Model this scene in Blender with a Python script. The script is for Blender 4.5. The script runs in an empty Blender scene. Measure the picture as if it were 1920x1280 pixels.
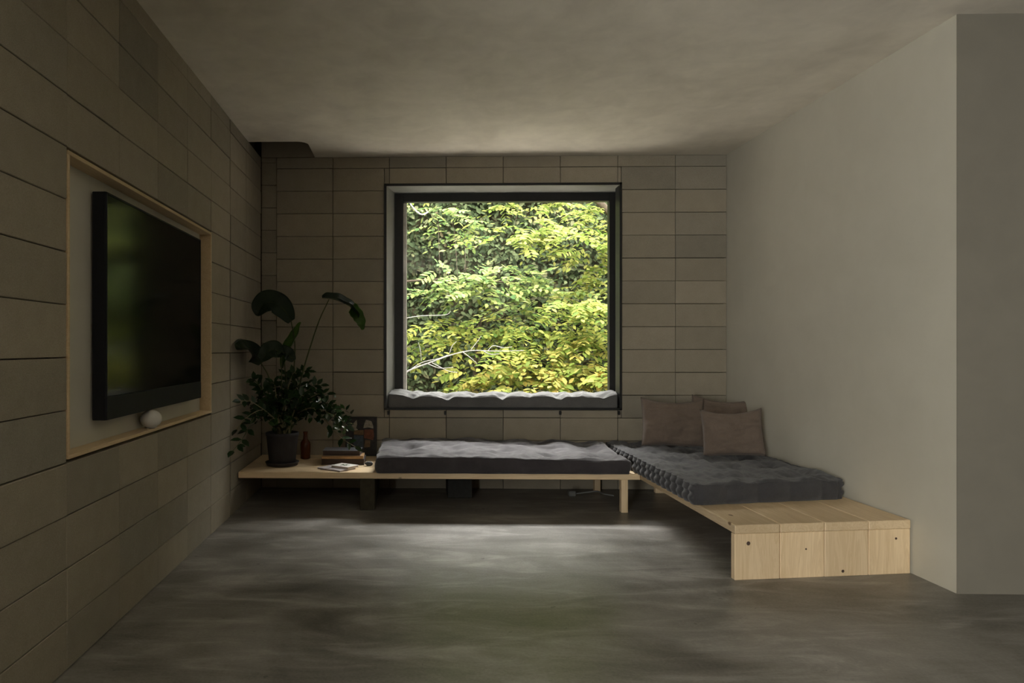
import bpy, bmesh, math, random
import numpy as np
from mathutils import Vector, Matrix, noise, Euler

# ------------------------------------------------------------------ camera, sky, exposure
SC = bpy.context.scene
COL = SC.collection
F, PX, PY, YAW, CH = 1347.32, 736.97, 651.04, 0.0242, 1.3681
cam_d = bpy.data.cameras.new('camera')
cam = bpy.data.objects.new('camera', cam_d); COL.objects.link(cam)
cam_d.sensor_width = 36.0; cam_d.sensor_fit = 'HORIZONTAL'
cam_d.lens = F / 1920 * 36.0
cam_d.shift_x = (960 - PX) / 1920
cam_d.shift_y = (PY - 640) / 1920
cam_d.clip_start = 0.02
cam.location = (0, 0, CH)
cam.rotation_euler = (math.pi / 2, 0, YAW)
SC.camera = cam

SKY = 22.0
world = bpy.data.worlds.new('overcast_sky'); SC.world = world
world.use_nodes = True
bgn = world.node_tree.nodes['Background']
bgn.inputs['Color'].default_value = (1.0, 0.98, 0.95, 1)
bgn.inputs['Strength'].default_value = SKY

sun_d = bpy.data.lights.new('hazy_sun', 'SUN'); sun_d.energy = 20.0; sun_d.angle = math.radians(44); sun_d.color = (1.0, .97, .95)
sun = bpy.data.objects.new('hazy_sun', sun_d); COL.objects.link(sun)
sun.rotation_euler = (-math.radians(90 - 60), 0, math.radians(-8))

def portal(name, loc, rot, sx, sy):
    l = bpy.data.lights.new(name, 'AREA'); l.shape = 'RECTANGLE'; l.size = sx; l.size_y = sy
    l.cycles.is_portal = True
    o = bpy.data.objects.new(name, l); COL.objects.link(o); o.location = loc; o.rotation_euler = rot
portal('portal_window', (0.96, 7.36, 1.85), (-math.pi / 2, 0, 0), 2.3, 2.2)
W2Y0, W2Y1, W2Z0, W2Z1 = -3.4, -0.4, 0.06, 2.7
portal('portal_side_window', (-1.80, (W2Y0 + W2Y1) / 2, (W2Z0 + W2Z1) / 2), (0, -math.pi / 2, 0), W2Z1 - W2Z0, W2Y1 - W2Y0)

SC.view_settings.view_transform = 'Standard'
SC.view_settings.look = 'None'
SC.view_settings.gamma = 1.0
SC.view_settings.use_curve_mapping = False
SC.view_settings.exposure = 0.28

random.seed(7); rng = np.random.default_rng(11)
L, R, D, H = -1.455, 3.0352, 6.9711, 3.2175           # left wall, right wall, back wall, ceiling

def at(x, y, Y):
    """photograph measurement -> point in the room at depth Y"""
    xc = (x - PX) / F; zc = -(y - PY) / F
    X = xc * math.cos(YAW) - math.sin(YAW); Yd = xc * math.sin(YAW) + math.cos(YAW)
    t = Y / Yd
    return Vector((X * t, Y, CH + zc * t))

# ------------------------------------------------------------------ materials
MAT = {}
class NT:
    def __init__(s, name):
        m = bpy.data.materials.new(name); m.use_nodes = True; s.m = m
        s.t = m.node_tree; s.n = s.t.nodes; s.b = s.n['Principled BSDF']; s.out = s.n['Material Output']
        MAT[name] = m
    def new(s, typ, **kw):
        n = s.n.new(typ)
        for k, v in kw.items():
            if k in n.inputs: n.inputs[k].default_value = v
            else: setattr(n, k, v)
        return n
    def link(s, a, b): s.t.links.new(a, b)
    def coords(s, kind='Object', scale=(1, 1, 1)):
        c = s.new('ShaderNodeTexCoord'); mp = s.new('ShaderNodeMapping'); mp.inputs['Scale'].default_value = scale
        s.link(c.outputs[kind], mp.inputs['Vector']); return mp.outputs['Vector']
    def pos(s, scale=(1, 1, 1)):
        g = s.new('ShaderNodeNewGeometry'); mp = s.new('ShaderNodeMapping'); mp.inputs['Scale'].default_value = scale
        s.link(g.outputs['Position'], mp.inputs['Vector']); return mp.outputs['Vector']
    def noise(s, vec, scale, detail=4, rough=.55, dist=0.0):
        n = s.new('ShaderNodeTexNoise'); n.inputs['Scale'].default_value = scale; n.inputs['Detail'].default_value = detail
        n.inputs['Roughness'].default_value = rough; n.inputs['Distortion'].default_value = dist
        s.link(vec, n.inputs['Vector']); return n.outputs['Fac']
    def ramp(s, fac, stops):
        r = s.new('ShaderNodeValToRGB'); e = r.color_ramp.elements
        e[0].position = stops[0][0]; e[0].color = (*stops[0][1], 1)
        e[1].position = stops[-1][0]; e[1].color = (*stops[-1][1], 1)
        for p, c in stops[1:-1]:
            k = e.new(p); k.color = (*c, 1)
        s.link(fac, r.inputs['Fac']); return r.outputs['Color']
    def mix(s, fac, a, b, mode='MIX'):
        n = s.new('ShaderNodeMix'); n.data_type = 'RGBA'; n.blend_type = mode
        for sock, v in ((n.inputs[0], fac), (n.inputs[6], a), (n.inputs[7], b)):
            if hasattr(v, 'links'): s.link(v, sock)
            elif isinstance(v, (int, float)): sock.default_value = v
            else: sock.default_value = (*v, 1)
        return n.outputs[2]
    def math(s, op, a, b=0.0):
        n = s.new('ShaderNodeMath'); n.operation = op
        for i, v in enumerate((a, b)):
            if hasattr(v, 'links'): s.link(v, n.inputs[i])
            else: n.inputs[i].default_value = v
        return n.outputs[0]
    def bump(s, h, strength, dist=0.01):
        b = s.new('ShaderNodeBump'); b.inputs['Strength'].default_value = strength; b.inputs['Distance'].default_value = dist
        s.link(h, b.inputs['Height']); s.link(b.outputs['Normal'], s.b.inputs['Normal'])
    def base(s, c):
        if hasattr(c, 'links'): s.link(c, s.b.inputs['Base Color'])
        else: s.b.inputs['Base Color'].default_value = (*c, 1)
    def set(s, rough=.6, spec=.5, metal=0.0, **kw):
        s.b.inputs['Roughness'].default_value = rough; s.b.inputs['Specular IOR Level'].default_value = spec
        s.b.inputs['Metallic'].default_value = metal
        for k, v in kw.items(): s.b.inputs[k].default_value = v

def simple(name, col, rough=.6, spec=.4, metal=0.0, vary=.12, scale=30, bump=.1):
    t = NT(name); v = t.coords()
    n = t.noise(v, scale)
    dark = tuple(c * (1 - vary) for c in col); lite = tuple(min(1, c * (1 + vary)) for c in col)
    t.base(t.ramp(n, [(.3, dark), (.7, lite)])); t.set(rough, spec, metal)
    if bump: t.bump(t.noise(v, scale * 5), bump, .002)
    return t.m

def mk_block():
    t = NT('earth_block')
    oi = t.new('ShaderNodeObjectInfo'); v = t.pos()
    c = t.ramp(oi.outputs['Random'], [(0, (.215, .195, .155)), (.2, (.285, .25, .188)), (.6, (.315, .275, .205)), (.85, (.35, .305, .23)), (1, (.25, .232, .19))])
    n = t.noise(v, 9, 6, .65); c = t.mix(.22, c, t.ramp(n, [(.3, (.21, .184, .138)), (.7, (.40, .355, .275))]))
    f = t.noise(v, 240, 3, .6); c = t.mix(.16, c, t.ramp(f, [(.35, (.16, .14, .115)), (.65, (.58, .53, .45))]))
    t.base(c); t.set(.93, .2); t.bump(t.math('ADD', t.noise(v, 160, 4), t.math('MULTIPLY', n, .6)), .35, .004)
mk_block()
def mk_plaster(name, a, b, sc=1.1, bump=.22):
    t = NT(name); v = t.pos((1, .55, 1)); v2 = t.pos()
    n = t.noise(v, sc, 6, .6, .7); m = t.noise(v2, 4.5, 6, .6, .4)
    c = t.mix(.35, t.ramp(n, [(.3, a), (.7, b)]), t.ramp(m, [(.35, a), (.65, b)]))
    t.base(c); t.set(.88, .22)
    t.bump(t.math('ADD', t.math('MULTIPLY', m, .8), t.math('MULTIPLY', t.noise(v2, 90, 3), .12)), bump, .012)
mk_plaster('ceiling_plaster', (.58, .535, .455), (.82, .765, .66))
mk_plaster('wall_plaster', (.47, .445, .37), (.53, .505, .425), .8, .10)
mk_plaster('return_plaster_shaded', (.185, .170, .138), (.225, .207, .168), .8, .10)  # wall plaster darkened; the colour stands in for shade on the return wall
mk_plaster('niche_plaster', (.50, .475, .40), (.56, .535, .455), 2.0, .06)
def mk_concrete():
    t = NT('polished_concrete'); v = t.pos((1, 1, 1)); vs = t.pos((.45, 1.5, 1))
    a = t.noise(v, .9, 8, .62, 1.2); b = t.noise(vs, 3.2, 8, .65, .8); g = t.noise(v, 70, 4)
    c = t.mix(.5, t.ramp(a, [(.32, (.075, .068, .056)), (.5, (.20, .187, .165)), (.68, (.38, .36, .335))]),
              t.ramp(b, [(.36, (.07, .064, .054)), (.52, (.20, .188, .170)), (.66, (.46, .435, .41))]))
    c = t.mix(.12, c, t.ramp(g, [(.35, (.07, .068, .06)), (.65, (.38, .36, .34))]))
    sp = t.noise(v, 14, 2, .5); c = t.mix(t.math('MULTIPLY', t.math('GREATER_THAN', sp, .74), .5), c, (.06, .055, .05))
    t.base(c); t.set(.38, .28)
    r = t.new('ShaderNodeMapRange'); r.inputs['To Min'].default_value = .26; r.inputs['To Max'].default_value = .52
    t.link(b, r.inputs['Value']); t.link(r.outputs['Result'], t.b.inputs['Roughness'])
    t.bump(t.math('ADD', b, t.math('MULTIPLY', g, .15)), .10, .006)
mk_concrete()
def mk_wood(name, dark, lite, axis, knots=True):
    t = NT(name)
    oi = t.new('ShaderNodeObjectInfo')
    st = {'X': (.6, 9, 9), 'Y': (9, .6, 9), 'Z': (9, 9, .6)}[axis]
    v0 = t.pos(); off = t.new('ShaderNodeVectorMath'); off.operation = 'ADD'
    comb = t.new('ShaderNodeCombineXYZ'); mul = t.math('MULTIPLY', oi.outputs['Random'], 37.0)
    for i in range(3): t.link(mul, comb.inputs[i])
    t.link(v0, off.inputs[0]); t.link(comb.outputs[0], off.inputs[1])
    mp = t.new('ShaderNodeMapping'); mp.inputs['Scale'].default_value = st; t.link(off.outputs[0], mp.inputs['Vector'])
    g = t.noise(mp.outputs['Vector'], 1.6, 6, .6, 1.3)
    w = t.new('ShaderNodeMath'); w.operation = 'SINE'; t.link(t.math('MULTIPLY', g, 46), w.inputs[0])
    ring = t.math('MULTIPLY_ADD', w.outputs[0], .5); 
    t.n[ring.node.name].inputs[2].default_value = .5
    mid = tuple((a + b) / 2 for a, b in zip(dark, lite))
    c = t.mix(.32, t.ramp(g, [(.3, mid), (.7, lite)]), t.ramp(ring, [(.0, dark), (1, lite)]))
    hs = t.new('ShaderNodeHueSaturation'); t.link(c, hs.inputs['Color'])
    mr = t.new('ShaderNodeMapRange'); mr.inputs['To Min'].default_value = .78; mr.inputs['To Max'].default_value = 1.14
    t.link(oi.outputs['Random'], mr.inputs['Value']); t.link(mr.outputs['Result'], hs.inputs['Value']); c = hs.outputs['Color']
    if knots:
        vo = t.new('ShaderNodeTexVoronoi'); vo.inputs['Scale'].default_value = 3.3
        sq = {'X': (.6, 1, 1), 'Y': (1, .6, 1), 'Z': (1, 1, .6)}[axis]
        mk = t.new('ShaderNodeMapping'); mk.inputs['Scale'].default_value = sq; t.link(off.outputs[0], mk.inputs['Vector'])
        t.link(mk.outputs['Vector'], vo.inputs['Vector'])
        k = t.ramp(vo.outputs['Distance'], [(.0, (1, 1, 1)), (.035, (.85, .85, .85)), (.055, (0, 0, 0))])
        c = t.mix(k, c, (.13, .062, .026))
    t.base(c); t.set(.55, .35); t.bump(ring, .06, .002)
mk_wood('pine_x', (.60, .42, .225), (.82, .64, .42), 'X')
mk_wood('pine_y', (.60, .42, .225), (.82, .64, .42), 'Y')
mk_wood('pine_z', (.60, .42, .225), (.82, .64, .42), 'Z')
mk_wood('timber_absorber', (.035, .025, .017), (.06, .045, .03), 'Z', False)  # invented dark cladding that absorbs light on surfaces out of view
mk_wood('pine_frame', (.48, .34, .18), (.66, .51, .32), 'Y')
def mk_fabric(name, a, b, sheen=.3, weave=420, rough=.95):
    t = NT(name); v = t.coords()
    n = t.noise(v, 6, 5, .6); w = t.noise(v, weave, 2, .6)
    c = t.mix(.35, t.ramp(n, [(.3, a), (.7, b)]), t.ramp(w, [(.35, tuple(k * .6 for k in a)), (.65, tuple(min(1, k * 1.5) for k in b))]))
    t.base(c); t.set(rough, .15); t.b.inputs['Sheen Weight'].default_value = sheen; t.b.inputs['Sheen Roughness'].default_value = .5
    t.bump(t.math('ADD', w, t.math('MULTIPLY', t.noise(v, 38, 4), 1.6)), .35, .003)
mk_fabric('charcoal_linen', (.036, .032, .035), (.062, .055, .059), .35)
mk_fabric('slate_linen', (.038, .037, .039), (.062, .060, .063), .2)
mk_fabric('sill_linen', (.095, .093, .09), (.15, .147, .142), .3)
mk_fabric('taupe_linen', (.135, .102, .08), (.18, .138, .11), .15)
simple('black_steel', (.018, .018, .018), .45, .5, .3)
simple('lining_paint', (.24, .24, .22), .7, .3, 0, .08, 8, .05)
simple('outer_casing', (.85, .80, .75), .7, .3)
simple('bracket_black', (.012, .012, .012), .5, .4)
simple('television_plastic', (.008, .009, .012), .5, .25, 0, .1, 40, .02)
simple('television_bezel', (.010, .011, .015), .6, .2, 0, .1, 40, .02)
simple('dark_mortar', (.045, .038, .03), .95, .1)  # dark mortar colour of the wall backing, seen in the joints
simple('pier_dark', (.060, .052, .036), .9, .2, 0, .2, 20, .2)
simple('recess_shade', (.03, .028, .025), .95, .1)  # near-black colour painted for the shade inside the ceiling slot
simple('white_ceramic', (.62, .60, .55), .45, .4, 0, .05, 10, .02)
simple('pot_charcoal', (.036, .034, .038), .8, .3, 0, .25, 12, .3)
simple('soil', (.03, .02, .012), .95, .1, 0, .4, 60, .8)
simple('paper_white', (.78, .75, .72), .7, .3, 0, .04, 10, .02)
simple('paper_pages', (.52, .44, .38), .8, .2, 0, .1, 60, .1)
simple('cover_lilac', (.50, .46, .46), .6, .3, 0, .05, 10, .02)
simple('cover_dark', (.022, .019, .024), .5, .4, 0, .1, 20, .02)
simple('cover_grey', (.12, .125, .14), .35, .5, 0, .1, 20, .02)
simple('cover_brown', (.07, .045, .035), .6, .3, 0, .1, 20, .02)
simple('wood_block', (.42, .25, .11), .6, .3, 0, .15, 20, .05)
simple('ink_green', (.045, .09, .03), .7, .2, 0, .2, 60, 0)
simple('frame_dark', (.014, .012, .011), .5, .4)
simple('print_dark', (.022, .018, .016), .5, .3, 0, .5, 25, 0)
simple('print_cream', (.30, .26, .20), .5, .3, 0, .35, 60, 0)
simple('print_red', (.16, .045, .02), .5, .3, 0, .35, 40, 0)
simple('print_ochre', (.16, .09, .04), .5, .3, 0, .3, 40, 0)
simple('print_blue', (.05, .065, .085), .5, .3, 0, .3, 40, 0)
simple('stone_grey', (.11, .115, .125), .6, .3)
simple('amber_glass', (.09, .022, .006), .2, .5, 0, .1, 10, 0)
simple('grey_card_shaded', (.045, .045, .042), .8, .2)  # card toned down in place of the shade beneath the bench
simple('cable_white_shaded', (.16, .16, .15), .5, .4, 0, .05, 10, 0)  # white cable darkened to stand in for under-bench shade
simple('stalk_green', (.055, .07, .022), .6, .3, 0, .2, 40, .05)
simple('cane_pale', (.20, .175, .09), .6, .3, 0, .2, 40, .05)
simple('bark_pale', (.33, .31, .285), .85, .2, 0, .2, 40, .3)
simple('bark_brown', (.055, .042, .028), .9, .2, 0, .3, 30, .5)
simple('bounce_gravel', (.46, .43, .385), .95, .1, 0, .25, 60, .8)  # kept pale to bounce skylight indoors
simple('earth', (.06, .052, .03), .95, .1, 0, .4, 4, .3)
def mk_glass():
    t = NT('window_glass')
    tr = t.new('ShaderNodeBsdfTransparent'); gl = t.new('ShaderNodeBsdfGlossy'); gl.inputs['Roughness'].default_value = .0
    fr = t.new('ShaderNodeFresnel'); fr.inputs['IOR'].default_value = 1.45
    mx = t.new('ShaderNodeMixShader'); ge = t.new('ShaderNodeNewGeometry'); t.link(t.math('MULTIPLY', fr.outputs[0], t.math('SUBTRACT', 1.0, ge.outputs['Backfacing'])), mx.inputs[0]); t.link(tr.outputs[0], mx.inputs[1]); t.link(gl.outputs[0], mx.inputs[2])
    tr.inputs['Color'].default_value = (.97, .98, .97, 1)
    t.link(mx.outputs[0], t.out.inputs['Surface']); t.n.remove(t.b)
mk_glass()
def mk_screen():
    t = NT('screen_glass'); t.base((.003, .0034, .004)); t.set(.12, .08)
mk_screen()
def mk_leaf(name, stops, trans=.4, rough=.75, spec=.06, island=True):
    t = NT(name)
    g = t.new('ShaderNodeNewGeometry'); v = t.pos()
    src = g.outputs['Random Per Island'] if island else t.noise(t.coords(), 5)
    fac = t.math('ADD', t.math('MULTIPLY', src, .6), t.math('MULTIPLY', t.noise(v, 1.3, 2), .4))
    c = t.ramp(fac, stops); t.base(c); t.set(rough, spec)
    tl = t.new('ShaderNodeBsdfTranslucent'); t.link(c, tl.inputs['Color'])
    mx = t.new('ShaderNodeMixShader'); mx.inputs[0].default_value = trans
    t.link(t.b.outputs[0], mx.inputs[1]); t.link(tl.outputs[0], mx.inputs[2]); t.link(mx.outputs[0], t.out.inputs['Surface'])
mk_leaf('leaf_ivy', [(.15, (.012, .019, .009)), (.45, (.034, .047, .020)), (.7, (.072, .090, .042)), (.9, (.092, .068, .038))], .2)
mk_leaf('leaf_yellow', [(.15, (.085, .15, .020)), (.42, (.21, .245, .055)), (.7, (.38, .34, .095)), (.9, (.42, .29, .065))], .45)
mk_leaf('leaf_lime', [(.15, (.065, .115, .016)), (.5, (.18, .215, .048)), (.85, (.34, .325, .095))], .45)
mk_leaf('leaf_pale', [(.15, (.060, .125, .046)), (.5, (.175, .235, .070)), (.85, (.34, .36, .13))], .45)
mk_leaf('leaf_mixed', [(.15, (.070, .125, .028)), (.5, (.20, .235, .050)), (.8, (.36, .35, .085)), (.95, (.40, .31, .05))], .45)
mk_leaf('leaf_dark_gloss', [(.2, (.012, .030, .010)), (.6, (.022, .052, .014)), (.9, (.04, .085, .02))], .12, .22, .5)
mk_leaf('leaf_big', [(.2, (.010, .024, .010)), (.8, (.026, .052, .018))], .15, .35, .5, False)
mk_leaf('leaf_fresh_and_sunlit', [(.2, (.05, .11, .014)), (.8, (.09, .19, .022))], .45, .35, .5, False)  # new-leaf green; also paints the sunlit end of the long leaf

# ------------------------------------------------------------------ mesh helpers
def worldloc(o):
    v = Vector((0, 0, 0))
    while o: v += o.location; o = o.parent
    return v
def thing(name, label, cat, loc=(0, 0, 0), group=None):
    o = bpy.data.objects.new(name, None); COL.objects.link(o); o.location = loc
    o.empty_display_size = .05
    o['label'] = label; o['category'] = cat
    if group: o['group'] = group
    return o
def tag(o, label, cat, group=None):
    o['label'] = label; o['category'] = cat
    if group: o['group'] = group
    return o
def mesh_from(bm, name, m, smooth=False):
    me = bpy.data.meshes.new(name); bm.to_mesh(me); bm.free()
    if smooth: me.polygons.foreach_set('use_smooth', [True] * len(me.polygons))
    me.materials.append(MAT[m]); return me
def obj(name, bm, m, parent=None, smooth=False, origin=None):
    """bm is in room coordinates; a top-level mesh gets its origin at 'origin'"""
    me = mesh_from(bm, name, m, smooth)
    o = bpy.data.objects.new(name, me); COL.objects.link(o)
    if parent: o.parent = parent; me.transform(Matrix.Translation(-worldloc(parent)))
    elif origin is not None: me.transform(Matrix.Translation(-Vector(origin))); o.location = origin
    return o
def struct(name, bm, m, smooth=False):
    o = obj(name, bm, m, None, smooth); o['kind'] = 'structure'; return o
def box(lo, hi, bevel=0.0, bm=None, seg=1):
    own = bm is None
    b = bmesh.new()
    r = bmesh.ops.create_cube(b, size=1)
    lo = Vector(lo); hi = Vector(hi); c = (lo + hi) / 2; s = hi - lo
    for v in b.verts: v.co = Vector((v.co.x * s.x, v.co.y * s.y, v.co.z * s.z)) + c
    if bevel: bmesh.ops.bevel(b, geom=b.edges[:], offset=bevel, segments=seg, affect='EDGES', profile=.5)
    if own: return b
    join(bm, b); return bm
def join(dst, src):
    me = bpy.data.meshes.new('tmp'); src.to_mesh(me); src.free(); dst.from_mesh(me); bpy.data.meshes.remove(me)
def prism(pts8, bevel=0.0):
    """hexahedron from 4 front + 4 back points (same winding)"""
    b = bmesh.new(); v = [b.verts.new(p) for p in pts8]
    for f in ((0, 1, 2, 3), (7, 6, 5, 4), (0, 4, 5, 1), (1, 5, 6, 2), (2, 6, 7, 3), (3, 7, 4, 0)): b.faces.new([v[i] for i in f])
    bmesh.ops.recalc_face_normals(b, faces=b.faces[:])
    if bevel: bmesh.ops.bevel(b, geom=b.edges[:], offset=bevel, segments=1, affect='EDGES')
    return b
def tube(points, radii, seg=8, cap=True, bm=None):
    b = bm or bmesh.new(); rings = []
    pts = [Vector(p) for p in points]; n = len(pts)
    if not hasattr(radii, '__len__'): radii = [radii] * n
    up = Vector((.13, .27, .95))
    for i, p in enumerate(pts):
        d = (pts[min(i + 1, n - 1)] - pts[max(i - 1, 0)]).normalized()
        a = d.cross(up); a = a.normalized() if a.length > 1e-4 else Vector((1, 0, 0)); c = d.cross(a)
        rings.append([b.verts.new(p + (a * math.cos(t) + c * math.sin(t)) * radii[i]) for t in [2 * math.pi * k / seg for k in range(seg)]])
    for i in range(n - 1):
        for k in range(seg): b.faces.new((rings[i][k], rings[i][(k + 1) % seg], rings[i + 1][(k + 1) % seg], rings[i + 1][k]))
    if cap: b.faces.new(rings[0][::-1]); b.faces.new(rings[-1])
    return b
def lathe(profile, c, seg=32, bm=None):
    b = bm or bmesh.new(); rings = []
    for r, z in profile:
        rings.append([b.verts.new((c[0] + r * math.cos(t), c[1] + r * math.sin(t), c[2] + z)) for t in [2 * math.pi * k / seg for k in range(seg)]])
    for i in range(len(rings) - 1):
        for k in range(seg): b.faces.new((rings[i][k], rings[i][(k + 1) % seg], rings[i + 1][(k + 1) % seg], rings[i + 1][k]))
    b.faces.new(rings[0][::-1]); b.faces.new(rings[-1]); bmesh.ops.recalc_face_normals(b, faces=b.faces[:])
    return b
def bez(pts, n=12):
    """smooth curve through points (Catmull-Rom)"""
    P = [Vector(p) for p in pts]; P = [P[0] * 2 - P[1]] + P + [P[-1] * 2 - P[-2]]; out = []
    for i in range(1, len(P) - 2):
        for k in range(n):
            t = k / n; a, b, c, d = P[i - 1], P[i], P[i + 1], P[i + 2]
            out.append(.5 * ((2 * b) + (c - a) * t + (2 * a - 5 * b + 4 * c - d) * t * t + (3 * b - a - 3 * c + d) * t ** 3))
    out.append(P[-2]); return out

# ------------------------------------------------------------------ room shell
struct('floor', box((-1.75, .8, -.15), (6.7, 7.35, 0)), 'polished_concrete')
struct('floor_rear', box((-1.75, -3.7, -.15), (6.7, .8, 0)), 'timber_absorber')  # out of view, made dark to soak up light from the side opening

SX, SY = -0.93, 6.44                                    # slot in the ceiling by the back left corner
b = bmesh.new(); fil = .10
poly = [(-1.75, -3.7), (6.7, -3.7), (6.7, 4.25), (R + .05, 4.25), (R + .05, 7.3), (SX, 7.3), (SX, SY + fil)]
for k in range(1, 7):
    a = k / 6 * math.pi / 2; poly.append((SX - fil + fil * math.cos(a), SY + fil - fil * math.sin(a)))
poly += [(-1.75, SY)]
vb = [b.verts.new((x, y, H)) for x, y in poly]; fce = b.faces.new(vb)
ex = bmesh.ops.extrude_face_region(b, geom=[fce])
for v in [g for g in ex['geom'] if isinstance(g, bmesh.types.BMVert)]: v.co.z += .12
bmesh.ops.recalc_face_normals(b, faces=b.faces[:])
struct('ceiling', b, 'ceiling_plaster')
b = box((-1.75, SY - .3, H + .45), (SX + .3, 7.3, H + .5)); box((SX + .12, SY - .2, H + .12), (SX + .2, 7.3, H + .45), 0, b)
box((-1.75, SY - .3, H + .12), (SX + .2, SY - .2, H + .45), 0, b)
struct('trim_ceiling_recess', b, 'recess_shade')

# left wall: backing with a window behind the camera, blocks in front
BT = .085
b = box((-1.80, W2Y1, -.1), (L - BT, 7.35, H + .5))
wl = struct('wall_left', b, 'dark_mortar')
b = box((-1.80, -3.7, -.1), (L, W2Y0, H + .1)); box((-1.80, W2Y0, -.1), (L, W2Y1, W2Z0), 0, b); box((-1.80, W2Y0, W2Z1), (L, W2Y1, H + .1), 0, b)
box((L - BT, W2Y1, -.05), (L, .806, H + .02), 0, b)
struct('wall_left_rear', b, 'wall_plaster')
b = box((-1.74, W2Y0, W2Z0), (-1.67, W2Y0 + .07, W2Z1)); box((-1.74, W2Y1 - .07, W2Z0), (-1.67, W2Y1, W2Z1), 0, b)
box((-1.74, W2Y0, W2Z0), (-1.67, W2Y1, W2Z0 + .07), 0, b); box((-1.74, W2Y0, W2Z1 - .07), (-1.67, W2Y1, W2Z1), 0, b)
w2 = struct('window_2', b, 'black_steel')  # unseen opening read off the right wall's light, enlarged for more brightness
obj('pane', box((-1.712, W2Y0 + .06, W2Z0 + .06), (-1.702, W2Y1 - .06, W2Z1 - .06)), 'window_glass', w2)

# back wall
OX0, OX1, OZ0, OZ1 = -.254, 2.03, .765, 2.952           # window opening
b = box((-1.75, D + .09, -.1), (OX0, 7.35, H + .5)); box((OX1 + .05, D + .09, -.1), (R + .2, 7.35, H + .3), 0, b)
box((OX0, D + .09, -.1), (OX1 + .05, 7.35, OZ0), 0, b); box((OX0, D + .09, OZ1), (OX1 + .05, 7.35, H + .3), 0, b)
wb = struct('wall_back', b, 'dark_mortar')
struct('wall_right', box((R, 4.070, -.1), (R + .2, 7.35, H + .05)), 'wall_plaster')
struct('wall_return', box((R, 4.064, -.1), (6.7, 4.070, H + .05)), 'return_plaster_shaded')
struct('wall_front', box((-1.8, -3.8, -.1), (6.8, -3.6, H + .1)), 'timber_absorber')  # unseen walls, clad dark to cut bounce onto the left wall
struct('wall_far_right', box((6.55, -3.7, -.1), (6.75, 4.3, H + .1)), 'timber_absorber')

_blk = {}
def block_mesh(dx, dy, dz):
    k = (round(dx, 4), round(dy, 4), round(dz, 4))
    if k not in _blk:
        me = mesh_from(box((-dx / 2, -dy / 2, -dz / 2), (dx / 2, dy / 2, dz / 2), .0028), 'block', 'earth_block')
        _blk[k] = me
    return _blk[k]
def put_block(parent, lo, hi):
    lo = Vector(lo); hi = Vector(hi); s = hi - lo
    o = bpy.data.objects.new('block', block_mesh(*s)); COL.objects.link(o)
    o.parent = parent; o.location = (lo + hi) / 2 - worldloc(parent)
def cells(us, vs, hole=None):
    out = []
    for u0, u1 in zip(us[:-1], us[1:]):
        for v0, v1 in zip(vs[:-1], vs[1:]):
            if hole:
                a0, a1, c0, c1 = hole
                if u0 < a1 - 1e-4 and u1 > a0 + 1e-4 and v0 < c1 - 1e-4 and v1 > c0 + 1e-4:
                    if u0 < a0 - .03: out.append((u0, a0, v0, v1))
                    if u1 > a1 + .03: out.append((a1, u1, v0, v1))
                    m0, m1 = max(u0, a0), min(u1, a1)
                    if v0 < c0 - .03: out.append((m0, m1, v0, c0))
                    if v1 > c1 + .03: out.append((m0, m1, c1, v1))
                    continue
            out.append((u0, u1, v0, v1))
    return out
G = .0021
JY = [.81 + .55 * k for k in range(10)]                 # left wall joints up to the dark movement joint
JZ = [0.0] + [.207 + .2235 * k for k in range(14)] + [H]
NY0, NY1, NZ0, NZ1 = 3.013, 5.212, .893, 2.206          # television niche
rb = random.Random(3)
def left_blocks(ys, hole):
    for y0, y1, z0, z1 in cells(ys, JZ, hole):
        pr = rb.choice((0, 0, .001, .002, .0035)); j = rb.uniform(-.0008, .0008)
        put_block(wl, (L - BT + .004, y0 + G * .5, z0 + G + j), (L + pr - .0015, y1 - G * .5, z1 - G + j))
left_blocks(JY, (NY0, NY1, NZ0, NZ1))
left_blocks([5.785, 6.335, D - .002], None)
KX = [-1.3038 + .55 * k for k in range(8)] + [R - .001]
KZ = [0.0] + [3.1076 - .22 * k for k in range(14, -1, -1)] + [H]
KZ = [KZ[0]] + [z for z in KZ[1:] if z > .06]
for x0, x1, z0, z1 in cells(KX, KZ, (OX0, OX1, OZ0, OZ1)):
    pr = rb.choice((0, 0, .001, .002, .004)); j = rb.uniform(-.001, .001)
    put_block(wb, (x0 + G, D - pr, z0 + G + j), (x1 - G, D + .088, z1 - G + j))
for z0, z1 in zip([0, .09] + [.09 + .22 * k for k in range(1, 15)], [.09] + [.09 + .22 * k for k in range(1, 15)] + [H]):
    if z1 - z0 > .02: put_block(wb, (L + .002, D + .010, z0 + G), (-1.3038 - G, D + .088, z1 - G))
put_block(wb, (L + .002, D + .004, H + G), (SX + .10, D + .088, H + .225)); put_block(wb, (L + .002, D + .004, H + .229), (SX + .10, D + .088, H + .44))

struct('trim_eave_blocker', box((-2.2, 7.352, 3.90), (4.0, 8.62, 4.04)), 'timber_absorber')  # unseen eave, added to block steep sky from the back window
struct('wall_wing_blocker', box((-2.2, 7.36, -.2), (-2.0, 13.2, 6.6)), 'timber_absorber')  # out-of-view wall, added to keep side sky off the right wall
struct('wall_garden_blocker', box((4.6, 7.36, -.2), (4.8, 13.2, 4.6)), 'timber_absorber')  # added out of view, limits side sky reaching the left wall

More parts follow.
